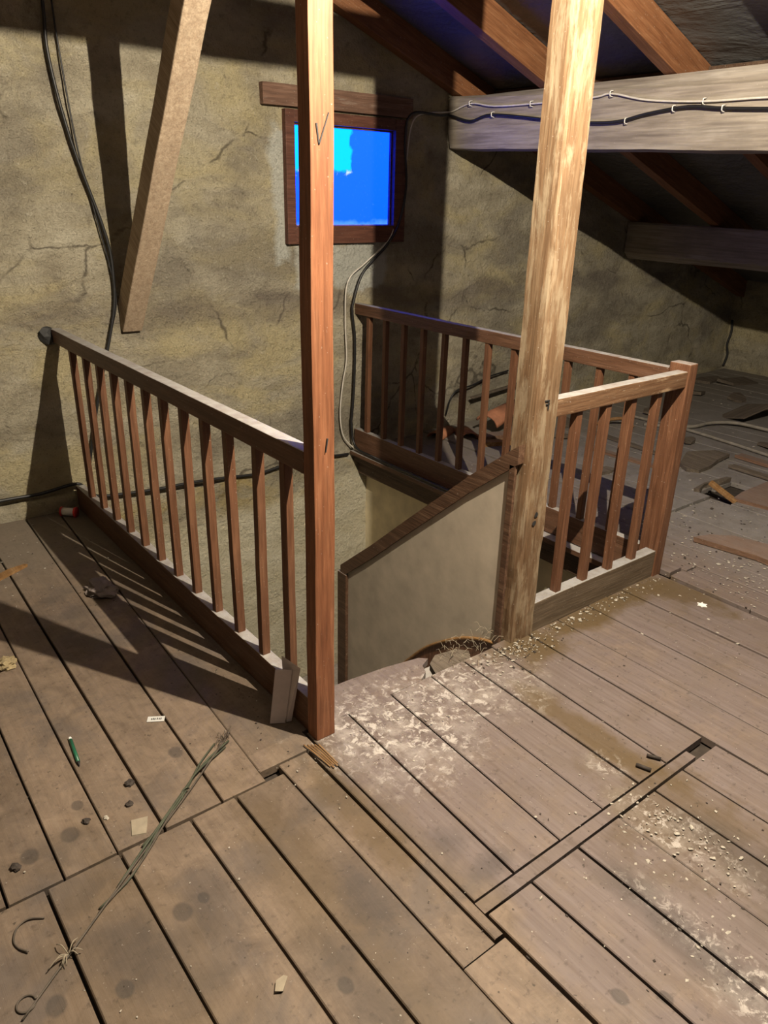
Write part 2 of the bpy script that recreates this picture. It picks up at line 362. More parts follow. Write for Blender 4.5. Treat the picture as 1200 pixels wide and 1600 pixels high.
def tube(name, pts, r, mat, parent=None, **kw):
    me = tube_mesh(name, pts, r, **kw)
    if parent is not None: me.transform(Matrix.Translation(-Vector(parent.location)))
    return link(name, me, mat, parent)
def beam_mesh(name, p0, p1, w, h, side=(0,1,0), bevel=.004, cuts=0, jit=0.0):
    """rectangular timber from p0 to p1; w along 'side', h along the third axis"""
    p0 = Vector(p0); p1 = Vector(p1); L = (p1-p0).length; t = (p1-p0).normalized(); s = Vector(side); s = (s-t*s.dot(t)).normalized(); n = t.cross(s)
    me = box_mesh(name, 0, L, -w/2, w/2, -h/2, h/2, bevel=bevel, cuts=cuts, jit=jit, axis=0)
    mt = Matrix((t, s, n)).transposed().to_4x4(); mt.translation = p0
    return me, mt
def beam(name, p0, p1, w, h, mat, side=(0,1,0), parent=None, **kw):
    me, mt = beam_mesh(name, p0, p1, w, h, side, **kw)
    o = link(name, me, mat, parent)
    if parent is not None: mt = Matrix.Translation(-Vector(parent.location)) @ mt
    o.matrix_local = mt; return o

# ---------------------------------------------------------------- the room shell
ROOF0, ROOFK = 2.9706, -0.362          # underside of the rafters: z = ROOF0 + ROOFK * x
def roof_z(x): return ROOF0 + ROOFK*x if x > .42 else ROOF0 + ROOFK*.42 - .36*(.42-x)
XR = 6.28; XL = -3.2; YB = -5.2
WX0, WX1, WY0 = 0.0, 1.83, -2.20       # the stairwell hole

def wall_grid(name, x0, x1, z0, z1, step, y, amp, mat, hole=None, roofcut=False, seed=0.0):
    nx = int((x1-x0)/step); nz = int((z1-z0)/step); vs = []; idx = {}; fs = []
    def vert(i, j):
        if (i, j) in idx: return idx[(i, j)]
        x = x0+(x1-x0)*i/nx; z = z0+(z1-z0)*j/nz
        if roofcut: z = min(z, roof_z(x)+.16)
        p = Vector((x, seed, z)); d = noise.fractal(p*2.2, 1.0, 2.0, 4)*amp + noise.fractal(p*11, .9, 2.0, 3)*amp*.4
        if hole and (hole[0]-.1 < x < hole[1]+.1 and hole[2]-.1 < z < hole[3]+.14): d = 0.0
        vs.append((x, y-d, z)); idx[(i, j)] = len(vs)-1; return idx[(i, j)]
    for i in range(nx):
        for j in range(nz):
            xc = x0+(x1-x0)*(i+.5)/nx; zc = z0+(z1-z0)*(j+.5)/nz
            if hole and hole[0] < xc < hole[1] and hole[2] < zc < hole[3]: continue
            if roofcut and zc - .5*step > roof_z(xc)+.15: continue
            fs.append((vert(i, j), vert(i+1, j), vert(i+1, j+1), vert(i, j+1)))
    me = mesh_from(name, vs, fs, True)
    o = link(name, me, mat); tag(o, kind='structure'); return o

wb = wall_grid('wall_back', XL, XR+.05, -.05, 3.2, .045, 0.0, .016, M['plaster'], hole=(1.34, 2.05, 1.335, 1.862), roofcut=True)
# the wall goes on down into the stairwell, a little proud and limewashed
wl = wall_grid('wall_stairwell', -.05, 1.97, -2.6, -.04, .05, -.022, .012, M['plaster_low'], seed=3.0)
# right wall (low, under the eaves) running towards the viewer
def right_wall():
    vs = []; fs = []; n = 90; mz = 16
    for i in range(n+1):
        for j in range(mz+1):
            y = -5.2*i/n; z = -.05+.95*j/mz; d = noise.fractal(Vector((9, y, z))*2.2, 1, 2, 4)*.02
            vs.append((XR-d, y+.02, z))
    for i in range(n):
        for j in range(mz): a = i*(mz+1)+j; fs.append((a, a+1, a+mz+2, a+mz+1))
    o = link('wall_right', mesh_from('wall_right', vs, fs, True), M['plaster']); tag(o, kind='structure'); return o
right_wall()
tag(box('wall_left', XL-.1, XL, YB, 0, -.05, 1.9, M['plaster'], bevel=0), kind='structure')
# crack at the far corner
tag(tube('trim_1', [(XR-.03,-.03,.03),(XR-.02,-.045,.14),(XR-.035,-.03,.24),(XR-.02,-.04,.36),(XR-.03,-.03,.47)], .012, M['ink'], sides=5), kind='structure')

# stairwell sides
tag(box('wall_stairwell_right', 1.86, 1.90, -2.24, 0, -2.6, -.13, M['cream'], bevel=0), kind='structure')
tag(box('wall_stairwell_left', -.04, .0, -2.24, 0, -2.6, -.11, M['plaster_low'], bevel=0), kind='structure')
tag(box('wall_stairwell_front', -.04, 1.86, -2.28, -2.24, -2.6, -.13, M['plaster_low'], bevel=0), kind='structure')

# floor: dark bed with the stairwell hole, boards as parts
def slab_mesh():
    vs = []; fs = []
    for x0, x1, y0, y1 in ((XL, XR, YB, WY0-.03), (XL, .03, WY0-.03, 0), (1.86, XR, WY0-.03, 0)):
        b = len(vs)
        for z in (-.10, -.034):
            vs += [(x0, y0, z), (x1, y0, z), (x1, y1, z), (x0, y1, z)]
        fs += [(b, b+1, b+2, b+3), (b+4, b+5, b+6, b+7)] + [(b+i, b+(i+1) % 4, b+4+(i+1) % 4, b+4+i) for i in range(4)]
    return mesh_from('floor', vs, fs)
floor = link('floor', slab_mesh(), M['subfloor']); tag(floor, kind='structure')
def board(xa0, xa1, y0, xb0, xb1, y1, gap=.006, t=.026, z=0.0, name='floor_board', cut=None):
    """board between seams: seam x values at its y0 end (near wall) and at its y1 end"""
    g = gap/2; c = .0025; dz = random.uniform(-.0022, .0018); tl = random.uniform(-.0012, .0012)
    n = max(1, int(abs(y1-y0)/.45)); vs = []; fs = []
    jl = [random.uniform(-.0016, .0016) for _ in range(n+1)]; jr = [random.uniform(-.0016, .0016) for _ in range(n+1)]
    for i in range(n+1):
        f = i/n; y = y0+(y1-y0)*f; l = xa0+(xb0-xa0)*f+g+jl[i]; r = xa1+(xb1-xa1)*f-g+jr[i]
        for (x, zz) in ((l, -t), (l, -c), (l+c, 0), (r-c, 0), (r, -c), (r, -t)):
            vs.append((x, y, z+zz+dz+(tl if x > (l+r)/2 else -tl)))
    for i in range(n):
        for s in range(6):
            a = i*6+s; b2 = i*6+(s+1) % 6; fs.append((a, b2, b2+6, a+6))
    fs.append(tuple(range(6))); fs.append(tuple(range(n*6, n*6+6)))
    o = link(name, mesh_from(name, vs, fs), M['floor'], floor); return o
# left field, wall to cross joint at y=-2.32 : seams (x at y=0, x at y=-2.32)
YJ = -2.320
A = [(-1.95,-1.98), (-1.78,-1.81), (-1.60,-1.63), (-1.42,-1.45), (-1.22,-1.25), (-1.03,-1.06), (-.850,-.880), (-.715,-.753), (-.575,-.625), (-.452,-.500), (-.252,-.338), (-.095,-.203), (.005,-.045)]
for i in range(len(A)-1):
    (a0, b0), (a1, b1) = A[i], A[i+1]
    if i == len(A)-2:
        board(a0, .030, -.03, b0, .030, -2.199, gap=.008); board(b0, -.01, -2.2, b0-.004, -.01, -2.28, gap=.008)
    else: board(a0, a1, -.03, b0, b1, YJ+.004, gap=random.choice((.0045, .006, .007)))
xx = -1.95
while xx > XL: board(xx-.19, xx, -.03, xx-.19, xx, YJ+.004); xx -= .19
# near left field
B = [-1.72, -1.54, -1.36, -1.17, -.98, -.796, -.620, -.433, -.303, -.150]
G = [.005,.005,.005,.006,.006,.011,.0075,.006,.006,.009]
for i in range(len(B)-1): board(B[i], B[i+1], YJ-.005, B[i], B[i+1], YB, gap=G[i+1])
board(-.150, -.044, YJ+.035, -.152, -.046, -3.055, gap=.010)
board(-.152, -.016, -3.058, -.152, -.016, YB, gap=.008)
xx = -1.72
while xx > XL: board(xx-.19, xx, YJ-.005, xx-.19, xx, YB); xx -= .19
# batten along the boards and the cross batten
bt = board(-.044, -.010, -2.285, -.048, -.020, -3.050, gap=.004, z=.003, name='batten')
def cross_batten():
    vs = []; fs = []
    for i, x in enumerate((-.018, .25, .55, .862)):
        for y, z in ((-2.957,-.02), (-2.957,.001), (-2.990,.001), (-2.990,-.02)): vs.append((x, y+random.uniform(-.001,.001), z))
    for i in range(3):
        for s in range(4): a = i*4+s; b2 = i*4+(s+1) % 4; fs.append((a, b2, b2+4, a+4))
    fs += [(0,1,2,3), (12,13,14,15)]
    link('batten', mesh_from('batten', vs, fs), M['floor'], floor)
cross_batten()
Cc = [(-.008,-.016), (.150,.122), (.324,.294), (.497,.470), (.652,.634), (.800,.772), (.974,.966)]
for i in range(6):
    (a0, b0), (a1, b1) = Cc[i], Cc[i+1]
    if i == 5: board(a0, a1, -2.205, .772, .966, -2.95, gap=.006)
    else: board(a0, a1, -2.215, b0, b1, -2.950, gap=.006)
D = [-.016, .136, .312, .480, .647, .784, .966]
for i in range(6): board(D[i], D[i+1], -2.997 if i < 5 else -2.997, D[i], D[i+1], YB, gap=.006)
Ee = [(.974,.956), (1.150,1.135), (1.333,1.300), (1.458,1.430), (1.560,1.568), (1.818,1.79)]
for i in range(5):
    (a0, b0), (a1, b1) = Ee[i], Ee[i+1]; board(a0, a1, -2.20, b0, b1, YB, gap=.005)
# beyond the corner post: lower strip, then the far field in two lengths
board(1.822, 1.842, -2.24, 1.80, 1.82, YB, gap=.008, z=-.010, name='batten')
far = [1.846, 1.945, 2.030, 2.180, 2.355, 2.530, 2.700, 2.875]
for i in range(len(far)-1):
    y0 = -2.275 if i == 0 else (-1.87 if far[i] > 2.4 else (-2.295 if i == 1 else -.03))
    board(far[i], far[i+1], y0, far[i], far[i+1], YB, gap=.006)
board(1.846, 1.945, -.03, 1.846, 1.943, -2.268, z=.010); board(1.945, 2.030, -.03, 1.943, 2.028, -2.29, z=.004)
xx = 2.355
for w in (.175, .17, .175):
    board(xx, xx+w, -.03, xx, xx+w, -1.862, z=.012, gap=.006); xx += w
board(2.875, 3.045, -.03, 2.875, 3.045, -1.78, gap=.006); board(2.875, 3.045, -1.985, 2.875, 3.045, YB, gap=.006)
board(3.045, 3.220, -.03, 3.045, 3.220, -1.80, gap=.006); board(3.045, 3.220, -1.955, 3.045, 3.220, YB, gap=.006)
xx = 3.220
while xx < XR-.02:
    x2 = min(XR, xx+random.choice((.17, .18, .19, .165))); board(xx, x2, -.03, xx, x2, YB, gap=.007); xx = x2

# skirting of mortar at the foot of the back wall, left of the railing
def skirting():
    pr = [(-.002, -.03), (-.040, -.03), (-.036, .055), (-.022, .072), (-.002, .076)]
    vs = []; fs = []; n = 40
    for i in range(n+1):
        x = XL+(.0-XL)*i/n
        for (y, z) in pr: vs.append((x, y-noise.noise(Vector((x*6, 0, z*5)))*.006, z+noise.noise(Vector((x*5, 4, 0)))*.006))
    for i in range(n):
        for s in range(4): a = i*5+s; fs.append((a, a+1, a+6, a+5))
    tag(link('baseboard_back', mesh_from('baseboard_back', vs, fs, True), M['plaster']), kind='structure')
skirting()

# roof underlay
def roof_sheet():
    vs = []; fs = []; nx, ny = 90, 70
    for i in range(nx+1):
        x = XL+(XR+.1-XL)*i/nx
        for j in range(ny+1):
            y = YB*j/ny; sag = .018*math.sin((y % .755)/.755*math.pi) + .006*noise.noise(Vector((x*3, y*5, 0)))
            vs.append((x, y+.02, roof_z(x)+.152-sag*.6))
    for i in range(nx):
        for j in range(ny): a = i*(ny+1)+j; fs.append((a, a+1, a+ny+2, a+ny+1))
    tag(link('ceiling', mesh_from('ceiling', vs, fs, True), M['membrane']), kind='structure')
roof_sheet()

# ---------------------------------------------------------------- window
wr = empty('window_1', (1.69, -.02, 1.25)); tag(wr, kind='structure')
box('window_frame', 1.297, 1.352, -.035, .04, 1.250, 1.912, M['brown_x'], wr)
box('window_frame', 2.030, 2.115, -.035, .04, 1.250, 1.912, M['brown_x'], wr)
box('window_frame', 1.352, 2.030, -.033, .04, 1.852, 1.912, M['brown_x'], wr)
box('window_frame', 1.352, 2.030, -.033, .04, 1.250, 1.345, M['brown_x'], wr)
box('pane', 1.350, 2.032, .012, .018, 1.343, 1.854, M['pane'], wr, bevel=0)
for x0, x1, z0, z1 in ((1.352, 1.362, 1.345, 1.852), (2.020, 2.030, 1.345, 1.852), (1.362, 2.020, 1.842, 1.852)):
    box('glazing_bead', x0, x1, -.006, .012, z0, z1, M['brown_x'], wr, bevel=0)
tag(box('trim_2', 1.167, 2.150, -.040, .03, 1.922, 2.022, M['lintel'], cuts=6, jit=.003, axis=0), kind='structure')

# ---------------------------------------------------------------- roof timbers
RT = (XR+.05); RH = .146
def rafter(yc, w, label):
    x0 = .47; z0 = roof_z(.47)+RH/2; x1 = RT; z1 = ROOF0+ROOFK*x1+RH/2
    o = beam('rafter', (x0, yc, z0), (x1, yc, z1), w, RH, M['rafter'], side=(0,1,0), bevel=.004, cuts=8, jit=.004)
    tag(o, label, 'rafter', 'rafters of the right roof slope')
rafter(-.045, .075, 'orange-brown rafter running against the plastered gable wall above the window')
rafter(-.710, .075, 'orange-brown rafter second from the gable wall, crossing above the cabled beam')
rafter(-1.460, .068, 'orange-brown rafter third from the gable wall, with a joint line near the beam')
rafter(-2.215, .072, 'orange-brown rafter fourth from the gable wall, above the posts')
rafter(-2.960, .072, 'orange-brown rafter fifth from the gable wall, beside the hanging bulb')
def lrafter(yc):
    beam('rafter', (.365, yc, roof_z(.365)+RH/2), (XL, yc, roof_z(XL)+RH/2), .075, RH, M['rafter'], side=(0,1,0), bevel=.004)
for i, yc in enumerate((-.045, -.71, -1.46, -2.215, -2.96)):
    lrafter(yc); tag(COL.objects[-1], 'rafter of the left roof slope, %s from the gable wall' % ('first','second','third','fourth','fifth')[i], 'rafter', 'rafters of the left roof slope')

def hewn(name, prof, y0, y1, dz, mat, n=26, jit=.008, seed=0, keep=()):
    """timber along y with a hewn profile in x/z; dz = drop towards y1"""
    vs = []; fs = []; m = len(prof)
    for i in range(n+1):
        f = i/n; y = y0+(y1-y0)*f
        for j, (x, z) in enumerate(prof):
            w = noise.noise(Vector((y*1.7, j*1.3, seed)))*jit + noise.noise(Vector((y*6, j*2.1, seed+5)))*jit*.35
            vs.append((x+w*.6, y, z+dz*f+w) if j not in keep else (x+w*.6, y, z+w*.3))
    for i in range(n):
        for s in range(m): a = i*m+s; b2 = i*m+(s+1) % m; fs.append((a, b2, b2+m, a+m))
    fs += [tuple(range(m)), tuple(range(n*m, n*m+m))]
    me = mesh_from(name, vs, fs, False); return link(name, me, mat)
p1 = hewn('purlin', [(2.455,1.868),(2.448,1.90),(2.45,1.97),(2.452,2.045),(2.468,2.060),(2.49,2.054),(2.62,2.004),(2.64,1.97),(2.64,1.86),(2.60,1.79),(2.53,1.775),(2.478,1.785)], -.01, YB, -.165, M['beam'], n=60, jit=.010, keep=(5,6))
tag(p1, 'thick grey hewn beam with white and black cables stapled along it', 'beam')
p2 = hewn('purlin', [(4.40,1.135),(4.395,1.20),(4.40,1.35),(4.41,1.362),(4.56,1.305),(4.57,1.25),(4.57,1.13),(4.53,1.085),(4.45,1.09)], -.01, YB, -.06, M['beam'], n=50, jit=.008, seed=9)
tag(p2, 'low grey beam under the dark eaves near the far corner', 'beam')
p3 = hewn('purlin', [(.30,2.60),(.50,2.60),(.50,2.755),(.42,2.765),(.30,2.755)], -.01, -2.86, 0.0, M['beam'], n=40, jit=.006, seed=4)
tag(p3, 'ridge beam carried by the leaning strut', 'beam')

# added baffles between the rafters, stopping lamp light that passes over the big beam
for i, (ya, yb) in enumerate(((-.085,-.672), (-.750,-1.424), (-1.496,-2.177), (-2.253,-2.922), (-3.0,-4.2))):
    o = beam('light_baffle', (2.76, ya, 2.035), (2.76, yb, 2.035), .02, .15, M['brown_dk'], side=(1,0,0), bevel=.002)
    tag(o, 'added dark light baffle on the grey beam %s' % ('between the wall rafter and the second', 'between the second and third rafters', 'between the third and fourth rafters', 'between the fourth and fifth rafters', 'past the fifth rafter')[i], 'board', 'added light baffles between the rafters')

# strut from the gable wall up to the ridge beam
st = beam('strut', (.385, .012, .885), (.415, -1.185, 2.555), .100, .105, M['strut'], side=(1,0,0), cuts=10, jit=.004, bevel=.006)
tag(st, 'dusty leaning timber strut rising from the gable wall, its shadow beside it', 'strut')

# ---------------------------------------------------------------- posts and header
def left_post():
    r = empty('post', (.032, -2.235, 0)); tag(r, 'square orange-brown timber post with a V mark, at the end of the long railing', 'post')
    me = box_mesh('shaft', -.032, .032, -.031, .019, 0, 2.60, bevel=.003, cuts=40, jit=.0025, axis=2)
    link('shaft', me, M['post_orange'], r)
    def stroke(pts, w):
        for a, b in zip(pts[:-1], pts[1:]):
            a = Vector((a[0], -.0342, a[1])); b = Vector((b[0], -.0342, b[1])); d = (b-a).normalized(); s = Vector((-d.z, 0, d.x))*w
            vs = [a-s, a+s, b+s*.7, b-s*.7]; vs = vs+[v+Vector((0, .0045, 0)) for v in vs]
            fs = [(0,1,2,3), (4,5,6,7)]+[(i, (i+1) % 4, 4+(i+1) % 4, 4+i) for i in range(4)]
            link('pencil_mark', mesh_from('pencil_mark', vs, fs), M['ink'], r)
    stroke([(-.014, 1.657), (-.008, 1.615)], .0019); stroke([(-.008, 1.615), (.018, 1.679)], .0017)
    stroke([(.010, .941), (.004, .905)], .0018)
    return r
left_post()
def right_post():
    r = empty('post', (.905, -2.185, 0)); tag(r, 'worn pale door-frame post with a rebated edge beside the stair opening', 'post')
    X, Y = .905, -2.185
    prof = [(.984,-2.235),(.984,-2.150),(.868,-2.150),(.868,-2.218),(.872,-2.236),(.886,-2.236),(.890,-2.222),(.912,-2.222),(.918,-2.235)]
    vs = []; fs = []; m = len(prof); n = 60; H = 2.60
    for i in range(n+1):
        z = H*i/n
        for j, (x, y) in enumerate(prof):
            a = .0018 if z > .95 else .0018+.0045*(1-z/.95)
            w = noise.noise_vector(Vector((j*3.1, z*9, 2)))*a
            vs.append((x-X+w.x, y-Y+w.y, z))
    for i in range(n):
        for s in range(m): q = i*m+s; q2 = i*m+(s+1) % m; fs.append((q, q2, q2+m, q+m))
    fs += [tuple(range(m)), tuple(range(n*m, n*m+m))]
    link('shaft', mesh_from('shaft', vs, fs), M['post_bare'], r)
    def bar(x0, x1, z0, z1): 
        me = box_mesh('pencil_mark', x0-X, x1-X, -.0535, -.048, z0, z1, bevel=0); link('pencil_mark', me, M['ink'], r)
    bar(.918, .938, .906, .9095); bar(.934, .938, .878, .908); bar(.923, .940, .894, .897)
    for (x, z) in ((.935, .50), (.928, .47)):
        me = mesh_from('knot_hole', [(x-X+.012*math.cos(a)*random.uniform(.6,1.1), -.0522, z+.012*math.sin(a)*random.uniform(.6,1.1)) for a in [i*.785 for i in range(8)]], [tuple(range(8))])
        link('knot_hole', me, M['ink'], r)
    return r
right_post()
hd = beam('header', (.066, -2.205, 2.378), (.866, -2.205, 2.378), .07, .077, M['post_orange'], side=(0,1,0)); tag(hd, 'orange-brown header board joining the two posts', 'beam')

# ---------------------------------------------------------------- railings
RTOP, RUND, BTOP = .900, .837, .123
bal_me = {}
def baluster(parent, x, y, w=.028, tw=0.0):
    key = (round(w, 3),)
    if key not in bal_me: bal_me[key] = box_mesh('baluster', -w/2, w/2, -w/2, w/2, 0, RUND-BTOP+.012, bevel=.002, cuts=6, jit=.0012, axis=2)
    me = bal_me[key]
    if not me.materials: me.materials.append(M['rail_v'])
    o = bpy.data.objects.new('baluster', me); COL.objects.link(o); o.parent = parent
    o.location = Vector((x, y, BTOP-.006)) - Vector(parent.location); o.rotation_euler = (random.uniform(-.006,.006), random.uniform(-.006,.006), tw)
    return o
ra = empty('railing', (.022, -1.1, 0)); tag(ra, 'long brown balustrade from the gable wall to the post with the V mark', 'railing')
box('top_rail', 0, .045, -2.217, -.005, RUND, RTOP, M['rail_y'], ra, cuts=14, jit=.002, axis=1, bevel=.004)
box('bottom_rail', .002, .045, -2.217, -.056, 0, BTOP, M['rail_y'], ra, cuts=14, jit=.002, axis=1, bevel=.004)
for i in range(12): baluster(ra, .023, -.242-.1678*i)
bl = bmesh.new(); bmesh.ops.create_icosphere(bl, subdivisions=2, radius=.042)
for v in bl.verts: v.co *= 1+noise.noise(v.co*30)*.6; v.co.y *= .6
me = bpy.data.meshes.new('rail_end_lump'); bl.to_mesh(me); bl.free()
lump = link('rail_end_lump', me, M['ink'], ra); lump.location = Vector((-.012, -.012, .868))-Vector(ra.location); lump['label'] = 'charred black lump'
rb = empty('railing', (1.79, -1.1, 0)); tag(rb, 'far balustrade beside the window wall, ending at the short corner post', 'railing')
box('top_rail', 1.768, 1.812, -2.142, -.005, RUND+.004, RTOP+.004, M['rail_y'], rb, cuts=14, jit=.002, axis=1, bevel=.004)
box('bottom_rail', 1.770, 1.808, -2.142, -.01, -.008, BTOP, M['rail_y'], rb, cuts=14, jit=.002, axis=1, bevel=.004)
for i in range(12): baluster(rb, 1.789, -.125-.1678*i)
rc = empty('railing', (1.4, -2.2, 0)); tag(rc, 'short worn balustrade between the pale post and the corner post', 'railing')
box('top_rail', .984, 1.772, -2.228, -2.180, RUND+.002, RTOP+.002, M['rail_x'], rc, cuts=8, jit=.002, axis=0, bevel=.004)
box('bottom_rail', .984, 1.772, -2.228, -2.178, -.004, BTOP, M['rail_worn'], rc, cuts=8, jit=.002, axis=0, bevel=.004)
for i in range(4): baluster(rc, 1.137+.1615*i, -2.204, .030)
box('newel_post', 1.770, 1.828, -2.234, -2.144, -.01, .930, M['rail_v'], rc, cuts=16, jit=.002, axis=2, bevel=.005)

# ledge and fascia under the far railing
lg = empty('stairwell_ledge', (1.80, -1.1, -.13)); tag(lg, 'brown ledge with fascia board lining the stairwell under the far railing', 'ledge')
box('ledge_board', 1.722, 1.850, -2.195, -.03, -.038, -.012, M['rail_y'], lg, cuts=10, jit=.002, axis=1)
box('fascia', 1.752, 1.780, -2.195, -.03, -.085, -.040, M['brown_dk'], lg, cuts=10, jit=.002, axis=1)
box('lower_fascia', 1.790, 1.856, -2.195, -.03, -.175, -.088, M['brown_dk'], lg, cuts=10, jit=.002, axis=1)

# ---------------------------------------------------------------- stair panel and stair
sp = empty('stair_panel', (.86, -1.7, -.6)); tag(sp, 'grey-brown sloping panel with dark cap beside the stair opening', 'panel')
top = [(-2.214,.752), (-2.0,.585), (-1.877,.478), (-1.661,.292), (-1.42,.080), (-1.187,-.112)]
pr = [(-2.186,.722)] + [(y, z-.004) for y, z in top[1:]] + [(-1.187,-1.02), (-1.5,-.66), (-1.70,-.40), (-1.80,-.255), (-1.896,-.175), (-2.003,-.105), (-2.105,-.055), (-2.186,-.030)]
prism('board', pr, 'yz', .850, .866, M['panel'], sp)
cap = [(y, z+.012) for y, z in top] + [(y, z-.055) for y, z in reversed(top)]
prism('cap', cap, 'yz', .838, .876, M['cap'], sp)
box('newel', .835, .880, -1.235, -1.165, -1.10, -.135, M['cap'], sp, bevel=.006)
box('post_batten', .838, .850, -2.205, -2.178, -.02, .69, M['cap'], sp, bevel=.002)
# bent rim strip at the foot of the panel
rim = [(-2.190,-.018), (-2.105,-.041), (-2.003,-.088), (-1.896,-.161), (-1.80,-.239), (-1.70,-.35), (-1.55,-.53)]
tube('bent_rim', [(.846, y, z) for y, z in rim], .007, M['scrap_light'], sp, sides=6)
prism('curved_stringer', [(y, z-.006) for y, z in rim]+[(-1.55,-.80), (-2.190,-.30)], 'yz', .848, .862, M['rail_v'], sp)
stair = empty('staircase', (.45, -2.0, -1.6)); tag(stair, 'brown wooden stair dropping steeply below the floor opening', 'staircase')
for i in range(5):
    z = -.19*(i+1); y0 = -2.20+.19*i
    box('tread', .07, .834, y0, y0+.235, z-.03, z, M['brown_dk'], stair)
    box('riser', .07, .834, y0+.19, y0+.205, z-.19, z-.03, M['brown_dk'], stair, bevel=0)
prism('stringer', [(-2.2,-.02),(-2.05,-.02),(-1.15,-.88),(-1.15,-1.25),(-2.2,-.26)], 'yz', .045, .07, M['brown_dk'], stair)
box('landing', .01, 1.85, -1.25, -.03, -1.66, -1.60, M['brown_dk'], stair, bevel=0)
# nosing board at the head of the stair, its right end broken
nb = prism('nosing_board', [(.066,-2.213),(.455,-2.213),(.50,-2.185),(.515,-2.150),(.56,-2.128),(.535,-2.105),(.40,-2.080),(.25,-2.066),(.066,-2.060)], 'xy', -.028, -.002, M['floor'])
tag(nb, 'splintered floor edge board at the head of the stair', 'board')
nb2 = prism('nosing_board', [(.525,-2.212),(.69,-2.214),(.72,-2.17),(.69,-2.135),(.60,-2.120),(.55,-2.150)], 'xy', -.034, -.008, M['scrap_grey'])
tag(nb2, 'broken stub of board with straw at the foot of the panel', 'board')

# ---------------------------------------------------------------- lamp
lamp = empty('hanging_bulb', tuple(LAMP_POS+Vector((0,0,.06)))); tag(lamp, 'bare bulb holder hanging on a cord beside a rafter', 'lamp')
tube('cord', [LAMP_POS+Vector((0,0,.13)), LAMP_POS+Vector((0,-.002,.22)), (LAMP_POS.x, LAMP_POS.y, roof_z(LAMP_POS.x)+.12)], .004, M['black'], lamp)
tube('socket', [LAMP_POS+Vector((0,0,.055)), LAMP_POS+Vector((0,0,.13))], .019, M['white'], lamp, sides=14)
ld = bpy.data.lights.new('bulb_light_offscreen', 'POINT'); ld.energy = LAMP_POWER; ld.color = LAMP_COL; ld.shadow_soft_size = .008
lo = bpy.data.objects.new('bulb_light_offscreen', ld); COL.objects.link(lo); lo.parent = lamp; lo.location = (0,0,-.06)

# ---------------------------------------------------------------- cables
def wp(pts, y=-.028): return [(x, y, z) for x, z in pts]
tag(tube('cable', wp([(.150,2.60),(.154,2.22),(.149,2.015),(.199,1.70),(.307,1.30),(.318,1.098),(.306,.978),(.265,.828),(.205,.64),(.16,.488),(.10,.25),(.078,.14)]), .0075, M['black']), 'thick black cable sagging down the wall behind the leaning strut', 'cable')
tag(tube('cable', wp([(.188,2.60),(.192,2.226),(.198,2.044),(.224,1.678),(.272,1.386),(.311,1.157),(.322,1.008),(.288,.888),(.25,.77),(.20,.60)], -.024), .004, M['black']), 'thin black cable beside the thick one on the wall at the strut', 'cable')
tag(tube('cable', wp([(-1.5,.10),(-.8,.112),(-.344,.118),(-.169,.114),(.0,.130),(.05,.10),(.104,.042),(.271,.020),(.45,.008),(.637,.004),(.85,-.012),(1.042,-.030),(1.22,-.012),(1.403,-.002),(1.60,-.022),(1.70,-.03)], -.042), .0085, M['black']), 'black cable running low along the wall into the stairwell', 'cable')
white = [(x, -.030, z) for x, z in [(2.400,1.972),(2.212,1.948),(2.143,1.873),(2.113,1.669),(2.064,1.423),(1.996,1.262),(1.83,1.139),(1.70,1.035),(1.682,.814),(1.692,.582),(1.664,.427),(1.645,.246),(1.669,.096)]]
white = [(2.436,y,z) for y, z in [(-4.2,1.84),(-3.0,1.88),(-2.4,1.905),(-1.985,1.922),(-1.697,1.926),(-1.40,1.950),(-1.195,1.991),(-1.082,1.982),(-.684,1.979),(-.40,1.985),(-.215,2.010),(-.06,1.978)]] + white + [(1.735,-.05,.01),(1.742,-.18,0.0),(1.738,-.364,-.002),(1.735,-.522,-.004),(1.74,-.82,-.004),(1.74,-1.4,-.004)]
tag(tube('cable', white, .0048, M['white_cable']), 'thin white cable from the grey beam round the window down to the stairwell', 'cable')
blk = [(2.432,y,z) for y, z in [(-4.2,1.80),(-3.0,1.84),(-2.4,1.862),(-1.993,1.880),(-1.793,1.893),(-1.622,1.909),(-1.41,1.891),(-1.253,1.867),(-1.05,1.872),(-.828,1.895),(-.402,1.942),(-.225,1.918),(-.05,1.955)]] + [(x, -.036, z) for x, z in [(2.36,1.952),(2.139,1.945),(2.097,1.804),(2.117,1.565),(2.067,1.352),(1.973,1.226),(1.807,1.085),(1.738,.922),(1.730,.847),(1.75,.70),(1.748,.45),(1.735,.25),(1.728,.17)]] + [(1.732,-.07,.03),(1.730,-.235,.004),(1.728,-.49,.004),(1.73,-.75,.004),(1.73,-1.3,.004)]
tag(tube('cable', blk, .0078, M['black']), 'thick black cable from the grey beam round the window to the far railing', 'cable')
for i, (y, z) in enumerate([(-.215,2.010),(-.684,1.979),(-1.195,1.991),(-1.697,1.926),(-.40,1.943),(-.85,1.893),(-1.30,1.868),(-1.55,1.906),(-1.793,1.893)]):
    o = tube('cable_staple', [(2.447,y,z-.014),(2.424,y,z-.010),(2.421,y,z),(2.424,y,z+.010),(2.447,y,z+.014)], .0026, M['white'], sides=5, k=3)
    tag(o, 'small white staple, %s from the gable wall on the %s cable of the grey beam' % (('first','second','third','fourth','first','second','third','fourth','fifth')[i], 'white' if i < 4 else 'black'), 'staple', 'staples on the grey beam')

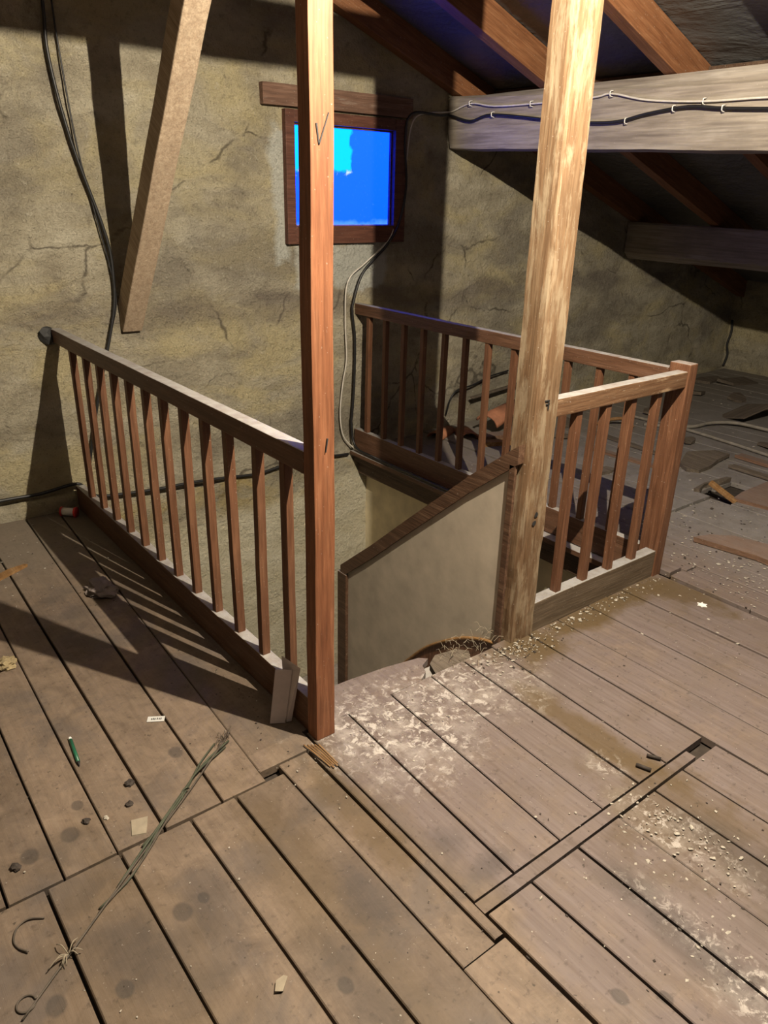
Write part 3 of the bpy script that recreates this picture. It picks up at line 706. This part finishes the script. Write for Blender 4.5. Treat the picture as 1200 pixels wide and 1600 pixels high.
# ---------------------------------------------------------------- things lying about
def slab_thing(name, pts, z0, z1, mat, label, cat, group=None, tilt=None, jit=.004):
    """thin irregular piece given by its outline on the floor (x,y)"""
    cx = sum(p[0] for p in pts)/len(pts); cy = sum(p[1] for p in pts)/len(pts)
    n = len(pts); vs = [(x-cx, y-cy, 0) for x, y in pts]+[(x-cx+random.uniform(-jit, jit), y-cy+random.uniform(-jit, jit), z1-z0) for x, y in pts]
    fs = [tuple(range(n)), tuple(range(n, 2*n))]+[(i, (i+1) % n, n+(i+1) % n, n+i) for i in range(n)]
    o = link(name, mesh_from(name, vs, fs), mat); o.location = (cx, cy, z0)
    if tilt: o.rotation_euler = tilt
    tag(o, label, cat, group); return o
def quad(a, b, w):
    a = Vector((*a, 0)); b = Vector((*b, 0)); d = (b-a).normalized(); s = Vector((-d.y, d.x, 0))*w/2
    k1, k2 = random.uniform(.2, .8), random.uniform(.2, .8)
    return [tuple((a+s)[:2]), tuple((a+d*.02*k1)[:2]), tuple((a-s)[:2]), tuple(((a+b)/2-s*random.uniform(.9,1.1))[:2]), tuple((b-s*k2)[:2]), tuple((b+s*.8)[:2]), tuple(((a+b)/2+s*random.uniform(.9,1.1))[:2])]
slab_thing('loose_plank', [(2.25,-2.14),(2.256,-2.17),(2.30,-2.42),(2.24,-3.1),(2.40,-3.1),(2.47,-2.40),(2.42,-2.24),(2.37,-2.20),(2.34,-2.17)], .004, .030, M['scrap'], 'reddish loose plank with a pointed end lying on the dusty floor', 'plank')
slab_thing('loose_plank', [(2.93,-1.97),(3.05,-1.955),(3.33,-1.955),(3.36,-2.5),(3.10,-2.5),(2.96,-2.16)], .004, .026, M['scrap'], 'broad reddish plank beside the hole in the floor', 'plank', tilt=(0,-.03,0))
stick = beam('broken_stick', (2.905,-1.83,.075), (2.935,-1.985,.000), .035, .022, M['scrap_light'], side=(1,0,0), cuts=4, jit=.004); tag(stick, 'pale broken stick standing out of the hole in the floor', 'stick')
slab_thing('tile_shard', [(3.20,-1.47),(3.16,-1.54),(3.20,-1.60),(3.33,-1.60),(3.47,-1.57),(3.62,-1.56),(3.60,-1.47),(3.42,-1.38)], .006, .028, M['scrap_grey'], 'leaf-shaped grey-brown shard lying past the corner post', 'shard', tilt=(.05,-.03,0))
slab_thing('loose_plank', quad((3.69,-1.58),(3.63,-2.3),.07), .006, .026, M['scrap'], 'thin reddish lath lying behind the leaf-shaped shard', 'plank')
slab_thing('loose_plank', quad((3.46,-1.66),(3.40,-2.4),.05), .004, .022, M['scrap_grey'], 'narrow grey lath in front of the reddish lath', 'plank')
slab_thing('loose_plank', quad((3.76,-1.80),(3.78,-2.5),.05), .006, .024, M['scrap_light'], 'yellowish lath between the laths past the corner post', 'plank')
sl = beam('slate_piece', (4.70,-.98,.02), (4.60,-1.24,.09), .30, .012, M['scrap_grey'], side=(1,0,.2)); tag(sl, 'grey broken slab propped up behind the grey cable', 'slab')
sl = beam('slate_piece', (4.95,-1.10,.01), (4.85,-1.36,.10), .06, .012, M['scrap_grey'], side=(1,0,.1)); tag(sl, 'narrow tilted slat behind the propped slab', 'slat')
tag(tube('floor_cable', [(3.92,-.62,.015),(3.93,-.85,.015),(3.945,-1.035,.015),(3.90,-1.433,.015),(3.857,-1.696,.015),(3.80,-2.2,.015)], .012, M['grey_cable']), 'straight grey cable on the far floor nearest the corner post', 'cable')
tag(tube('floor_cable', [(3.80,-.80,.012),(4.02,-1.03,.016),(4.22,-1.08,.025),(4.36,-1.20,.030),(4.41,-1.42,.022),(4.42,-1.9,.015)], .014, M['grey_cable']), 'curved grey cable on the far floor behind the straight one', 'cable')
# rubble round the hole and dark gaps of the far floor
slab_thing('floor_hole_edge', [(2.88,-1.80),(2.96,-1.76),(3.06,-1.785),(3.20,-1.80),(3.20,-1.775),(3.0,-1.745),(2.86,-1.775)], .002, .030, M['scrap_grey'], 'splintered board edge behind the hole in the floor', 'splinter', jit=.012)
slab_thing('far_debris', [(5.40,-.22),(5.55,-.20),(5.75,-.25),(5.72,-.31),(5.5,-.33)], .004, .03, M['scrap_grey'], 'dark broken slab near the foot of the far wall', 'slab', tilt=(.12,0,0))
slab_thing('far_debris', [(5.55,-.36),(5.95,-.40),(5.92,-.56),(5.60,-.50)], .004, .03, M['scrap_grey'], 'dark curled slab by the far corner', 'slab', tilt=(.14,.05,0))
slab_thing('far_debris', [(4.95,-.42),(5.05,-.40),(5.10,-.52),(4.98,-.55)], .004, .03, M['scrap_grey'], 'small dark slab before the far wall', 'slab', tilt=(-.1,.1,0))

rr_ = random.Random(31)
for (x, y, w, h, a, tx, ty) in ((4.15,-.62,.22,.12,.4,.10,.05), (4.62,-.55,.26,.14,-.3,-.12,.08), (5.15,-.78,.24,.15,.9,.10,-.10), (3.72,-1.22,.16,.08,.2,.12,.05), (4.05,-1.62,.20,.12,1.1,-.06,.10), (5.55,-.95,.25,.16,.1,.12,.08), (3.35,-.45,.18,.10,.7,.10,-.06), (4.55,-1.72,.24,.12,-.5,.08,.06), (2.72,-1.28,.14,.08,.3,.05,.04), (3.05,-.66,.12,.07,-.8,.08,.03)):
    pts = []
    for q in range(8):
        b_ = q*.785; r_ = rr_.uniform(.7, 1.15); u_, v_ = math.cos(b_)*w/2*r_, math.sin(b_)*h/2*r_
        pts.append((x+u_*math.cos(a)-v_*math.sin(a), y+u_*math.sin(a)+v_*math.cos(a)))
    slab_thing('plaster_shard', pts, .012, .030, M['scrap_grey'], 'flat grey plaster shard among the rubble on the far floor', 'shard', 'plaster shards on the far floor', tilt=(tx, ty, 0))

# barrel roof tiles and laths piled by the gable wall behind the far railing
def barrel_tile(loc, L, w0, w1, rot, label):
    vs = []; fs = []; n = 8
    for (yy, w) in ((0, w0), (L, w1)):
        for rr in (1.0, .84):
            for i in range(n+1):
                a = math.pi*i/n; vs.append((math.cos(a)*w/2*rr, yy, math.sin(a)*w/2*.72*rr))
    m = n+1
    for i in range(n):
        fs += [(i, i+1, 2*m+i+1, 2*m+i), (m+i, m+i+1, 3*m+i+1, 3*m+i), (i, i+1, m+i+1, m+i), (2*m+i, 2*m+i+1, 3*m+i+1, 3*m+i)]
    fs += [(0, m, 3*m, 2*m), (n, m+n, 3*m+n, 2*m+n)]
    o = link('roof_tile', mesh_from('roof_tile', vs, fs, True), M['terracotta']); o.location = loc; o.rotation_euler = rot
    tag(o, label, 'roof tile'); return o
barrel_tile((2.30,-.20,.012), .22, .12, .10, (0,0,-1.2), 'small broken terracotta tile at the wall end of the tile heap')
barrel_tile((2.47,-.36,.012), .20, .15, .12, (0,0,-.5), 'broken terracotta tile with its pale end towards the far railing')
barrel_tile((2.62,-.36,.10), .42, .17, .13, (.10,.15,-1.30), 'large terracotta roof tile lying on top of the tile heap')
slab_thing('loose_plank', [(2.50,-.46),(2.86,-.58),(2.90,-.50),(2.54,-.38)], .012, .055, M['scrap'], 'short brown plank under the tile heap', 'plank')
slab_thing('loose_plank', [(2.44,-.52),(2.76,-.66),(2.79,-.61),(2.47,-.46)], .012, .040, M['scrap_light'], 'pale lath in front of the tile heap', 'plank')
tag(tube('black_hose', [(2.95,-.30,.06),(2.98,-.38,.13),(2.94,-.46,.11),(2.90,-.42,.05),(2.98,-.36,.04),(3.04,-.44,.04),(2.98,-.52,.04)], .028, M['black'], sides=8), 'coiled black hose on the tile heap', 'hose')
tag(tube('wire_loop', [(2.55,-.03,.10),(2.57,-.05,.22),(2.64,-.05,.27),(2.78,-.04,.28),(2.95,-.035,.32),(3.15,-.03,.34)], .006, M['black']), 'thin dark wire bowed up against the wall behind the tile heap', 'wire')
beam_o = beam('pipe_lath', (2.75,-.07,.20), (3.45,-.05,.25), .03, .015, M['scrap_grey'], side=(0,1,0)); tag(beam_o, 'grey lath leaning along the wall above the tile heap', 'lath')
slab_thing('bark_strip', [(3.55,-.24),(3.70,-.22),(3.80,-.26),(3.78,-.30),(3.66,-.27)], .01, .02, M['scrap_grey'], 'curled bark strip on the far floor near the wall', 'bark', tilt=(.2,0,0))
tag(tube('bark_curl', [(3.52,-.60,.012),(3.60,-.66,.05),(3.66,-.74,.06),(3.67,-.80,.012)], .014, M['scrap_light'], sides=5), 'pale curled shaving seen through the short balustrade', 'shaving')
slab_thing('loose_plank', quad((3.02,-.92),(3.05,-1.50),.05), .004, .022, M['scrap'], 'brown lath on the far floor seen through the short balustrade', 'plank')
slab_thing('loose_plank', quad((3.34,-.72),(3.28,-1.25),.04), .004, .020, M['scrap_grey'], 'grey lath beside the brown one beyond the far railing', 'plank')

# near floor: small things
cd = empty('folded_card', (-.03, -2.12, 0)); tag(cd, 'two grey card strips leaning on the bottom rail beside the V-marked post', 'card')
def leaf(name, pts, parent, mat, t=.002):
    pts = [Vector(p) for p in pts]; nrm = (pts[1]-pts[0]).cross(pts[3]-pts[0]).normalized()*t
    vs = pts+[p+nrm for p in pts]; fs = [(0,1,2,3), (4,5,6,7)]+[(i, (i+1) % 4, 4+(i+1) % 4, 4+i) for i in range(4)]
    me = mesh_from(name, vs, fs); me.transform(Matrix.Translation(-Vector(parent.location))); return link(name, me, mat, parent)
leaf('card_strip', [(-.074,-2.112,.003), (-.034,-2.137,.003), (-.012,-2.151,.196), (-.052,-2.119,.196)], cd, M['card'])
leaf('card_strip', [(-.030,-2.137,.004), (-.015,-2.142,.004), (.000,-2.178,.212), (-.018,-2.100,.222)], cd, M['card'])
def crumple(name, loc, r, mat, label, cat, seed, flat=.5, det=3):
    b = bmesh.new(); bmesh.ops.create_icosphere(b, subdivisions=det, radius=r)
    for v in b.verts:
        d = noise.cell(v.co*(1.6/r)+Vector((seed, 0, 0)))*.28 + noise.noise(v.co*(2.2/r)+Vector((0, seed, 0)))*.55
        v.co *= 1+d; v.co.z = max(v.co.z*flat, -r*flat*.55)
    lo_ = min(v.co.z for v in b.verts)
    for v in b.verts: v.co.z -= lo_
    me = bpy.data.meshes.new(name); b.to_mesh(me); b.free(); o = link(name, me, mat); o.location = loc; tag(o, label, cat); return o
cp = crumple('crumpled_paper', (-.205,-.975,.001), .048, M['paper'], 'crumpled grey paper in the shadow of the long railing', 'paper', 3, .5)
cp.scale = (1.1, 1.5, 1)
crumple('dry_clump', (-.64,-1.315,.001), .030, M['dry_clump'], 'dry tan clump of straw on the boards beside the post shadow', 'clump', 8, .6)
lb = empty('paper_label', (-.346,-1.884,.001)); lb.rotation_euler = (0,0,-.55); tag(lb, 'tiny white printed paper label on the floorboards', 'label')
link('paper', box_mesh('paper', -.026,.026,-.0125,.0125,0,.0012, bevel=0), M['label'], lb)
for i, x in enumerate((-.013, -.008, -.003, .004, .010, .015)):
    link('print', box_mesh('print', x-.0016, x+.0016, -.0045, .0035+.001*(i % 2), .0012, .0015, bevel=0), M['ink'], lb)
pc = empty('pencil', (-.594,-1.890,.005)); tag(pc, 'short green pencil lying along the boards', 'pencil')
tube('barrel', [(-.588,-1.832,.006), (-.600,-1.940,.006)], .0055, M['green'], pc, sides=6)
tube('tip', [(-.6003,-1.942,.006), (-.602,-1.960,.006)], .0052, M['ink'], pc, sides=6, taper=.15)
tube('end', [(-.5878,-1.830,.006), (-.587,-1.822,.006)], .0050, M['white'], pc, sides=6)
slab_thing('cardboard_scrap', [(-.560,-2.240),(-.521,-2.251),(-.532,-2.278),(-.545,-2.303),(-.578,-2.290)], .001, .004, M['kraft'], 'small square tan cardboard scrap beside the straw bundle', 'cardboard', jit=.001)
tp = empty('tape_spool', (-.065,-.12,0)); tag(tp, 'red and white tape spool on the floor in the railing corner', 'spool')
tube('spool', [(-.090,-.10,.022), (-.045,-.145,.022)], .020, M['white'], tp, sides=12)
tube('red_flange', [(-.096,-.095,.022), (-.090,-.10,.022)], .024, M['red'], tp, sides=12); tube('red_flange', [(-.045,-.145,.022), (-.037,-.152,.022)], .026, M['red'], tp, sides=12)
slab_thing('wood_chip', [(-.52,-.66),(-.43,-.61),(-.385,-.585),(-.39,-.57),(-.46,-.58),(-.53,-.62)], .001, .012, M['scrap_light'], 'orange wood chip on the dusty boards near the wall', 'wood chip')
slab_thing('dry_leaf', [(-.497,-2.862),(-.480,-2.868),(-.462,-2.850),(-.468,-2.842),(-.486,-2.846)], .001, .006, M['kraft'], 'curled pale dry leaf on the near boards', 'leaf', tilt=(.05,.1,0))
tag(tube('twig', [(-.821,-2.402,.004),(-.850,-2.386,.006),(-.876,-2.392,.004),(-.890,-2.420,.004),(-.886,-2.446,.004),(-.872,-2.468,.006)], .0022, M['stalk2'], sides=5), 'thin hooked twig on the near left board', 'twig')
tag(tube('rubber_ring', [(-.906+.018*math.cos(a), -2.582+.018*math.sin(a), .003) for a in [i*.5236 for i in range(12)]], .0022, M['stalk2'], sides=5), 'small dark ring lying at the end of the straw bundle', 'ring')
# straw bundle
bn = empty('straw_bundle', (-.5,-2.31,0)); tag(bn, 'long bundle of thin green and grey stalks lying across the boards', 'stalks')
main = [(-.223,-2.107,.010),(-.300,-2.165,.012),(-.416,-2.253,.012),(-.598,-2.380,.010),(-.804,-2.529,.008),(-.921,-2.612,.004)]
tube('stalk', main, .0030, M['stalk2'], bn, sides=5, taper=.8)
tube('stalk', [(-.215,-2.112,.006),(-.32,-2.165,.012),(-.44,-2.255,.015),(-.56,-2.345,.012),(-.66,-2.42,.006)], .0034, M['stalk'], bn, sides=5)
tube('stalk', [(-.255,-2.100,.006),(-.33,-2.16,.013),(-.40,-2.232,.016),(-.47,-2.285,.013),(-.57,-2.34,.006)], .0030, M['stalk'], bn, sides=5)
tube('stalk', [(-.235,-2.13,.004),(-.35,-2.19,.018),(-.41,-2.238,.020),(-.52,-2.32,.013),(-.62,-2.41,.008),(-.715,-2.452,.004)], .0028, M['stalk'], bn, sides=5)
tube('stalk', [(-.40,-2.225,.010),(-.48,-2.295,.014),(-.60,-2.395,.010),(-.72,-2.462,.004)], .0026, M['stalk2'], bn, sides=5)
tube('stalk', [(-.395,-2.230,.012),(-.405,-2.238,.026),(-.42,-2.243,.022),(-.425,-2.26,.010)], .0026, M['stalk'], bn, sides=5)
tg = empty('straw_tuft', (-.806,-2.527,0)); tag(tg, 'pale tuft of straw caught in the wide board gap', 'tuft')
for i in range(9):
    a = random.uniform(0, 6.28); L = random.uniform(.02, .05); c = Vector((-.806,-2.527,.006))
    tube('straw', [c, c+Vector((math.cos(a)*L*.5, math.sin(a)*L*.5, .014)), c+Vector((math.cos(a)*L, math.sin(a)*L, .003))], .0013, M['kraft'], tg, sides=4, k=3)
ht = empty('hair_tuft', (-.222,-2.105,0)); tag(ht, 'fuzzy dark tuft at the upper end of the straw bundle', 'tuft')
for i in range(14):
    a = random.uniform(0, 6.28); L = random.uniform(.02, .05); c = Vector((-.218+random.uniform(-.01,.01),-2.100+random.uniform(-.01,.01),.006))
    tube('straw', [c, c+Vector((math.cos(a)*L*.5, math.sin(a+.5)*L*.5, .012)), c+Vector((math.cos(a)*L, math.sin(a+1)*L, .003))], .0009, M['stalk2'], ht, sides=4, k=3)
# splinters beside the post foot
for i in range(5):
    o = tube('splinter', [(-.046+.009*i,-2.262-.006*i,.007),(-.040+.0075*i,-2.31,.008),(-.034+.006*i,-2.385-.01*(i % 2),.007)], .0022, M['scrap_light'], sides=5)
    tag(o, 'orange wood splinter along the batten at the foot of the V-marked post', 'splinter', 'splinters at the post foot')
# bolt-like sticks on the cross batten
tag(tube('dark_peg', [(.685,-2.905,.006),(.700,-2.945,.006)], .006, M['dark_bit'], sides=7), 'dark peg lying just behind the cross batten', 'peg')
tag(tube('dark_peg', [(.745,-2.90,.006),(.765,-2.935,.006)], .005, M['dark_bit'], sides=7), 'thin dark peg beside the end of the cross batten', 'peg')
fl = slab_thing('white_scrap', [(1.717+.022*math.cos(a)*(1 if i % 2 else .55), -2.502+.022*math.sin(a)*(1 if i % 2 else .55)) for i, a in enumerate([j*.5236 for j in range(12)])], .001, .004, M['white'], 'star-shaped white scrap on the boards near the corner post', 'scrap', jit=.002)
# dark clods
for i, (x, y, r, txt) in enumerate([(-.542,-2.182,.010,'round dark clod beside the cardboard scrap'), (-.609,-2.191,.007,'pale pebble between board seams near the cardboard scrap'), (-.654,-2.172,.011,'dark oval clod left of the pale pebble'), (-.836,-2.217,.012,'lone dark flake on the far left board'), (-.515,-2.108,.013,'ragged dark fibre clod near the pencil')]):
    crumple('clod', (x, y, .001), r, M['flake'] if i == 1 else M['dark_bit'], txt, 'clod', i*3.1, .55, 2)

# countless flakes and droppings
def scatter(name, zones, mat, label, cat, seed, flat=True):
    rnd = random.Random(seed); vs = []; fs = []
    for cx, cy, rx, ry, n, s0, s1 in zones:
        for _ in range(n):
            while True:
                x = rnd.gauss(cx, rx); y = rnd.gauss(cy, ry)
                if y < -.04 and x < XR-.05 and y > YB+.1 and not (-.0 < x < 1.85 and y > -2.235): break
            s = rnd.uniform(s0, s1)*(1 if rnd.random() < .85 else 1.6); a0 = rnd.uniform(0, 6.28); b = len(vs); k = rnd.choice((4, 5, 5, 6)); e = rnd.uniform(.3, .9); th = rnd.uniform(.10, .30)*s
            z = .002 if x < 1.85 else .004
            for lv in (0, 1):
                for i in range(k):
                    a = 6.283*i/k; r_ = s*rnd.uniform(.6, 1.1)*(1 if lv == 0 else .7); px = math.cos(a)*r_; py = math.sin(a)*r_*e
                    vs.append((x+px*math.cos(a0)-py*math.sin(a0), y+px*math.sin(a0)+py*math.cos(a0), z+(0 if lv == 0 else th)))
            fs += [tuple(range(b, b+k)), tuple(range(b+k, b+2*k))]+[(b+i, b+(i+1) % k, b+k+(i+1) % k, b+k+i) for i in range(k)]
    o = link(name, mesh_from(name, vs, fs), mat); tag(o, label, cat, kind='stuff'); return o
scatter('lime_flakes', [(.35,-2.34,.20,.08,200,.0015,.004), (.88,-2.27,.09,.045,150,.002,.006), (1.30,-2.262,.25,.022,130,.002,.007), (.56,-3.10,.07,.12,110,.002,.007), (.34,-3.30,.12,.20,60,.002,.006), (2.4,-1.6,.45,.35,260,.003,.009), (2.1,-2.45,.22,.15,150,.003,.008), (2.7,-2.2,.5,.3,150,.003,.009), (.5,-2.7,.5,.4,120,.001,.003), (-.3,-2.5,.5,.5,110,.0008,.0028), (-.5,-.5,.2,.25,80,.002,.007), (1.4,-2.7,.4,.3,80,.001,.004), (4.2,-1.0,1.2,.5,90,.004,.010), (2.9,-.5,.4,.25,60,.004,.010)], M['flake'], 'scattered pale lime flakes and chips over the floorboards', 'flakes', 11)
scatter('dark_droppings', [(.86,-2.28,.09,.045,70,.002,.006), (1.30,-2.262,.28,.022,60,.002,.006), (.5,-2.7,.5,.4,60,.001,.003), (-.08,-1.95,.04,.2,30,.002,.005), (2.3,-1.7,.45,.4,150,.003,.008), (2.2,-2.45,.3,.15,80,.003,.008), (.4,-3.3,.25,.2,60,.0015,.005), (-.4,-2.4,.4,.5,50,.0008,.003), (1.4,-2.7,.4,.3,50,.001,.004), (-.45,-.7,.2,.3,40,.002,.005)], M['dark_bit'], 'scattered dark droppings and grit over the floorboards', 'droppings', 23)
def straw_stuff():
    rnd = random.Random(5); vs = []; fs = []
    for _ in range(60):
        x = rnd.gauss(.72, .09); y = rnd.gauss(-2.17, .03); a = rnd.uniform(0, 6.28); L = rnd.uniform(.015, .045); z = rnd.uniform(-.004, .03)
        d = Vector((math.cos(a), math.sin(a), rnd.uniform(-.2,.5)))*L; p = Vector((x, y, z)); s = Vector((-math.sin(a), math.cos(a), 0))*.0007; b = len(vs); h = Vector((0,0,.001))
        m_ = p+d*.5+Vector((0,0,.012))
        for q in (p, m_, p+d): vs += [q-s, q+s, q+h]
        for i in (0, 3):
            for j in range(3): fs.append((b+i+j, b+i+(j+1) % 3, b+i+3+(j+1) % 3, b+i+3+j))
    o = link('straw_litter', mesh_from('straw_litter', vs, fs), M['kraft']); tag(o, 'dry straw litter at the foot of the stair panel', 'straw', kind='stuff')
straw_stuff()
